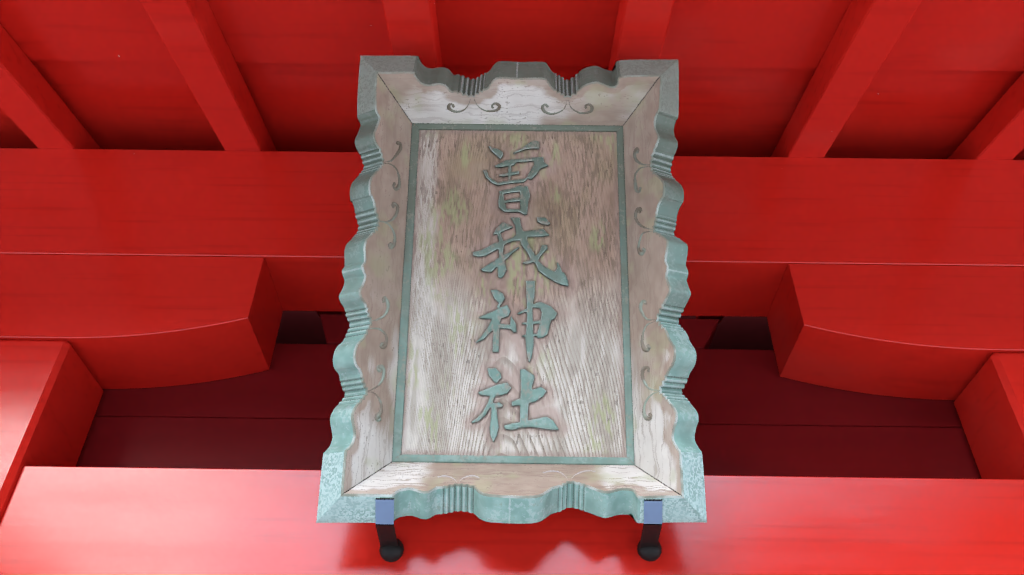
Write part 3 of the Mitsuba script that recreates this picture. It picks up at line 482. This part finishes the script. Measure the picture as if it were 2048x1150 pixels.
for side in ('top', 'bottom', 'left', 'right'):
    half, BW, BT = SIDE[side][1], WID[side], THK[side]
    c = np.array(DATA['curves'][side])
    e0, e1 = ends(side, 3); b0, b1 = ends(side, 4)
    ka, kb = BLOCK[side]; sa, sb = c[ka, 0], c[kb, 0]
    fade = lambda s: (BW-c[0, 1])*np.clip(1-(s-sa)/0.05, 0, 1) + (BW-c[-1, 1])*np.clip(1-(sb-s)/0.05, 0, 1)
    corr = fade(c[:, 0])
    c[:, 1] = np.minimum(c[:, 1]+corr, BW+0.004)
    c[0, 1] = c[-1, 1] = BW
    mid = spline(c, 0.0006)
    mid = mid[(mid[:, 0] > -e0+0.004) & (mid[:, 0] < e1-0.004)]
    lead = np.stack([np.linspace(-e0, mid[0, 0], 12, endpoint=False), np.full(12, BW)], 1)
    tail = np.stack([np.linspace(mid[-1, 0], e1, 13)[1:], np.full(12, BW)], 1)
    cv = np.vstack([lead, mid, tail])
    # tips: deepest points of the carved edge
    s_, r_ = cv[:, 0], cv[:, 1]
    tips = [i for i in range(34, len(cv)-34) if r_[i] == r_[i-33:i+34].min() and r_[i] < BW*0.70]
    arc = np.r_[0, np.cumsum(np.linalg.norm(np.diff(cv, axis=0), axis=1))]
    tg = np.gradient(cv, axis=0); tg /= np.linalg.norm(tg, axis=1, keepdims=True)
    nr = np.stack([-tg[:, 1], tg[:, 0]], 1)
    rip = np.zeros(len(cv))
    for i in tips:
        a = arc-arc[i]
        w = np.clip((0.030-np.abs(a))/0.005, 0, 1)
        h = 0.8 + 0.4*rng.random(); rip += w*(np.abs(np.cos(np.pi*(a*(1+5*rng.uniform(-1, 1)*a)/0.0094+rng.uniform(-.15, .15))))-0.6)*0.0036*h
    cvr = cv+nr*rip[:, None]
    # face
    inn = np.stack([np.linspace(half, -half, 260), np.zeros(260)], 1)
    poly = np.vstack([cvr, inn])
    pg = sg.Polygon(poly).buffer(0)
    pg = max(getattr(pg, 'geoms', [pg]), key=lambda g: g.area)
    bd = np.array(pg.exterior.coords)[:-1]
    gx, gy = np.meshgrid(np.arange(-half-0.1, half+0.1, 0.004), np.arange(0.002, 0.13, 0.004))
    gx = gx + (np.arange(gx.shape[0]) % 2)[:, None]*0.002
    q = np.stack([gx.ravel(), gy.ravel()], 1)
    q = q[shapely.contains_xy(pg.buffer(-0.0015), q[:, 0], q[:, 1])]
    allp = np.vstack([bd, q])
    tri = Delaunay(allp).simplices
    cen = allp[tri].mean(1)
    tri = tri[shapely.contains_xy(pg, cen[:, 0], cen[:, 1])]
    a3 = allp[tri]; cr = (a3[:, 1, 0]-a3[:, 0, 0])*(a3[:, 2, 1]-a3[:, 0, 1])-(a3[:, 1, 1]-a3[:, 0, 1])*(a3[:, 2, 0]-a3[:, 0, 0])
    tri[cr < 0] = tri[cr < 0][:, ::-1]
    tri = tri[np.abs(cr) > 1e-10]
    ratio = np.full((1, len(cv)), half/e0)
    ratio = half/e0 + (half/e1-half/e0)*mikit_s(cv[:, 0]/half)[None, :]
    ein = cKDTree(cvr).query(allp)[0]
    key = part(P, 'frame_board')
    m = trimesh.Trimesh(bpoint(side, allp[:, 0], allp[:, 1]), tri, process=False)
    nn = m.face_normals.mean(0)
    if nn @ PN < 0: m = trimesh.Trimesh(m.vertices, m.faces[:, ::-1], process=False)
    put(key, m, 'board_wood_'+side, smooth=True, uv=np.column_stack([allp[:, 0], ein]))
    # carved edge: front rim, thickness, back
    stretch = np.where(cv[:, 0] < sa, -(sa-cv[:, 0])/(sa+e0)*(b0-e0), np.where(cv[:, 0] > sb, (cv[:, 0]-sb)/(e1-sb)*(b1-e1), 0.0))/BT
    ripn = np.clip(rip/0.0016 + 1.2*np.exp(-((cv[:, 0]-0.5*(sa+sb))/0.0016)**2), -1, 1)   # with the pale centre line of the middle lobe
    def edge(j0, j1, ms, ins):
        rows = []
        for mm, iv in zip(ms, ins):
            q = cvr[j0:j1]-nr[j0:j1]*iv
            rows.append(bpoint(side, q[:, 0]+stretch[j0:j1]*mm, q[:, 1], mm))
        return trimesh.Trimesh(np.vstack(rows), grid_faces(len(rows), j1-j0)[:, ::-1], process=False)
    ja = int(np.searchsorted(cv[:, 0], sa)); jb = int(np.searchsorted(cv[:, 0], sb))
    ms, ins = [0.0032, 0.012, 0.022, 0.034, BT-0.002, BT], [0, 0, 0, 0, 0, 0.002]
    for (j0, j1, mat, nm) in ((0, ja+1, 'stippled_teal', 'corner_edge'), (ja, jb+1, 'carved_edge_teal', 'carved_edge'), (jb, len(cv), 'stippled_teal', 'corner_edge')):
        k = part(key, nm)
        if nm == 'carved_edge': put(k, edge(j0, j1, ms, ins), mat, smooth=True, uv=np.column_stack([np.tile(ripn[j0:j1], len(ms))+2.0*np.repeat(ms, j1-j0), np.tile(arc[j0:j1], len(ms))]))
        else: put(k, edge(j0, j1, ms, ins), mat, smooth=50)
        if nm == 'corner_edge': labels[k] = {'label': 'stippled plain corner end of the frame board'}
    k = part(key, 'worn_rim'); put(k, edge(0, len(cv), [0.0, -0.0006, 0.0008, 0.0033], [0.0018, 0.0011, 0.0001, -0.0002]), 'worn_rim', smooth=60)
    labels[k] = {'label': 'pale worn rim between wood and teal edge'}
    # back of the board
    rows = [bpoint(side, cvr[:, 0]+stretch*BT, cvr[:, 1]-0.002, BT), bpoint(side, cv[:, 0]*ratio[0], 0*cv[:, 0], 0.03)]
    put(part(key, 'board_back'), trimesh.Trimesh(np.vstack(rows), grid_faces(2, len(cv))[:, ::-1], process=False), 'back_wood')
    # carved tendrils
    for pl in DATA['scrolls'][side]:
        q = spline(np.array(pl)+[0, 0], 0.0012)
        n = len(q); t = np.linspace(0, 1, n)
        rad = 0.0007+0.0026*np.clip((t-0.08)*1.5, 0, 1)**1.2*np.clip((1.06-t)*3.2, 0.55, 1)
        if side == 'bottom': rad *= 0.6
        rad[-3:] *= [1.2, 1.25, 1.1]
        if side in ('left', 'right'): rad *= 1.3
        path = bpoint(side, q[:, 0], q[:, 1], 0.0004)
        put(part(key, 'tendril'), tube(path, rad), 'bare_tendril' if side == 'bottom' else 'old_tendril', smooth=50)

for nm, (sd, se) in {'mitre_joint': ('top', 1), 'mitre_joint_001': ('top', 0), 'mitre_joint_002': ('bottom', 0), 'mitre_joint_003': ('bottom', 1)}.items():
    half = SIDE[sd][1]; sgn = 1 if se else -1
    g0 = bpoint(sd, sgn*half, 0.0, 0.0); g1 = bpoint(sd, sgn*ends(sd, 3)[se], WID[sd], 0.0)
    path = np.linspace(g0, g1, 12) - 0.00015*PN
    put(P+'__'+nm, tube(path, 0.0007+0.0004*np.sin(np.linspace(0, 9, 12))**2, 6), 'dark_joint')
# ------------------------------------------------------------------ the two iron hooks that carry the plaque
BWB, BTB = WID['bottom'], THK['bottom']
def hook(sc, xb, zb, name, label):
    labels[name] = {'label': label, 'category': 'hook', 'group': 'iron hooks under the plaque'}
    wd = 0.0272
    off = lambda mm, out: bpoint('bottom', sc, BWB, mm) - 0 + out*(bpoint('bottom', sc, BWB+1, 0)-bpoint('bottom', sc, BWB, 0))
    lip0, lip1 = off(0.006, 0.0035), off(BTB-0.0012, 0.0035)
    yz = [lip0[1:]+np.array([0.004, 0.0012]), lip0[1:], lip1[1:], np.array([LY-0.0022, lip1[2]-0.001]), np.array([LY-0.0022, zb-0.004])]
    x = float(bpoint('bottom', sc, BWB, 0)[0])
    def bar(pts, th, mat, nm, off=0.0):
        pg = sg.LineString([tuple(q) for q in pts]).buffer(th/2, cap_style='flat', join_style='mitre')
        m = trimesh.creation.extrude_polygon(pg, wd-off, engine='earcut')
        v = np.asarray(m.vertices)
        t = (v[:, 0]-yz[1][0])/(LY-yz[1][0])
        W = np.column_stack([x + (xb-x)*np.clip(t, 0, 1) + v[:, 2]-(wd-off)/2, v[:, 0], v[:, 1]])
        m = trimesh.Trimesh(W, m.faces, process=False); trimesh.repair.fix_normals(m)
        put(part(name, nm), m, mat)
    bar(yz[:2], 0.0034, 'shaded_and_black_iron', 'lip_edge', 0.0004); bar(yz[1:3], 0.0028, 'iron', 'lip')
    bar([yz[2]+np.array([0.0016, -0.0004]), yz[3], yz[4]], 0.0028, 'shaded_and_black_iron', 'arm')
    bl = trimesh.creation.icosphere(4, 1.0)
    q = np.asarray(bl.vertices)*[0.0192, 0.017, 0.0192]
    q = np.column_stack([q[:, 0]+xb+0.003, np.minimum(q[:, 1], 0.003)+LY-0.0045, q[:, 2]+zb-0.001])
    put(part(name, 'bolt_head'), trimesh.Trimesh(q, bl.faces, process=False), 'shaded_and_black_iron', smooth=True)
hook(-0.1890, -0.1955, 0.5015+Z0, 'support_hook', 'left one of the two bent black iron hooks under the plaque')
hook(0.2090, 0.2145, 0.5085+Z0, 'support_hook_001', 'right one of the two bent black iron hooks under the plaque')
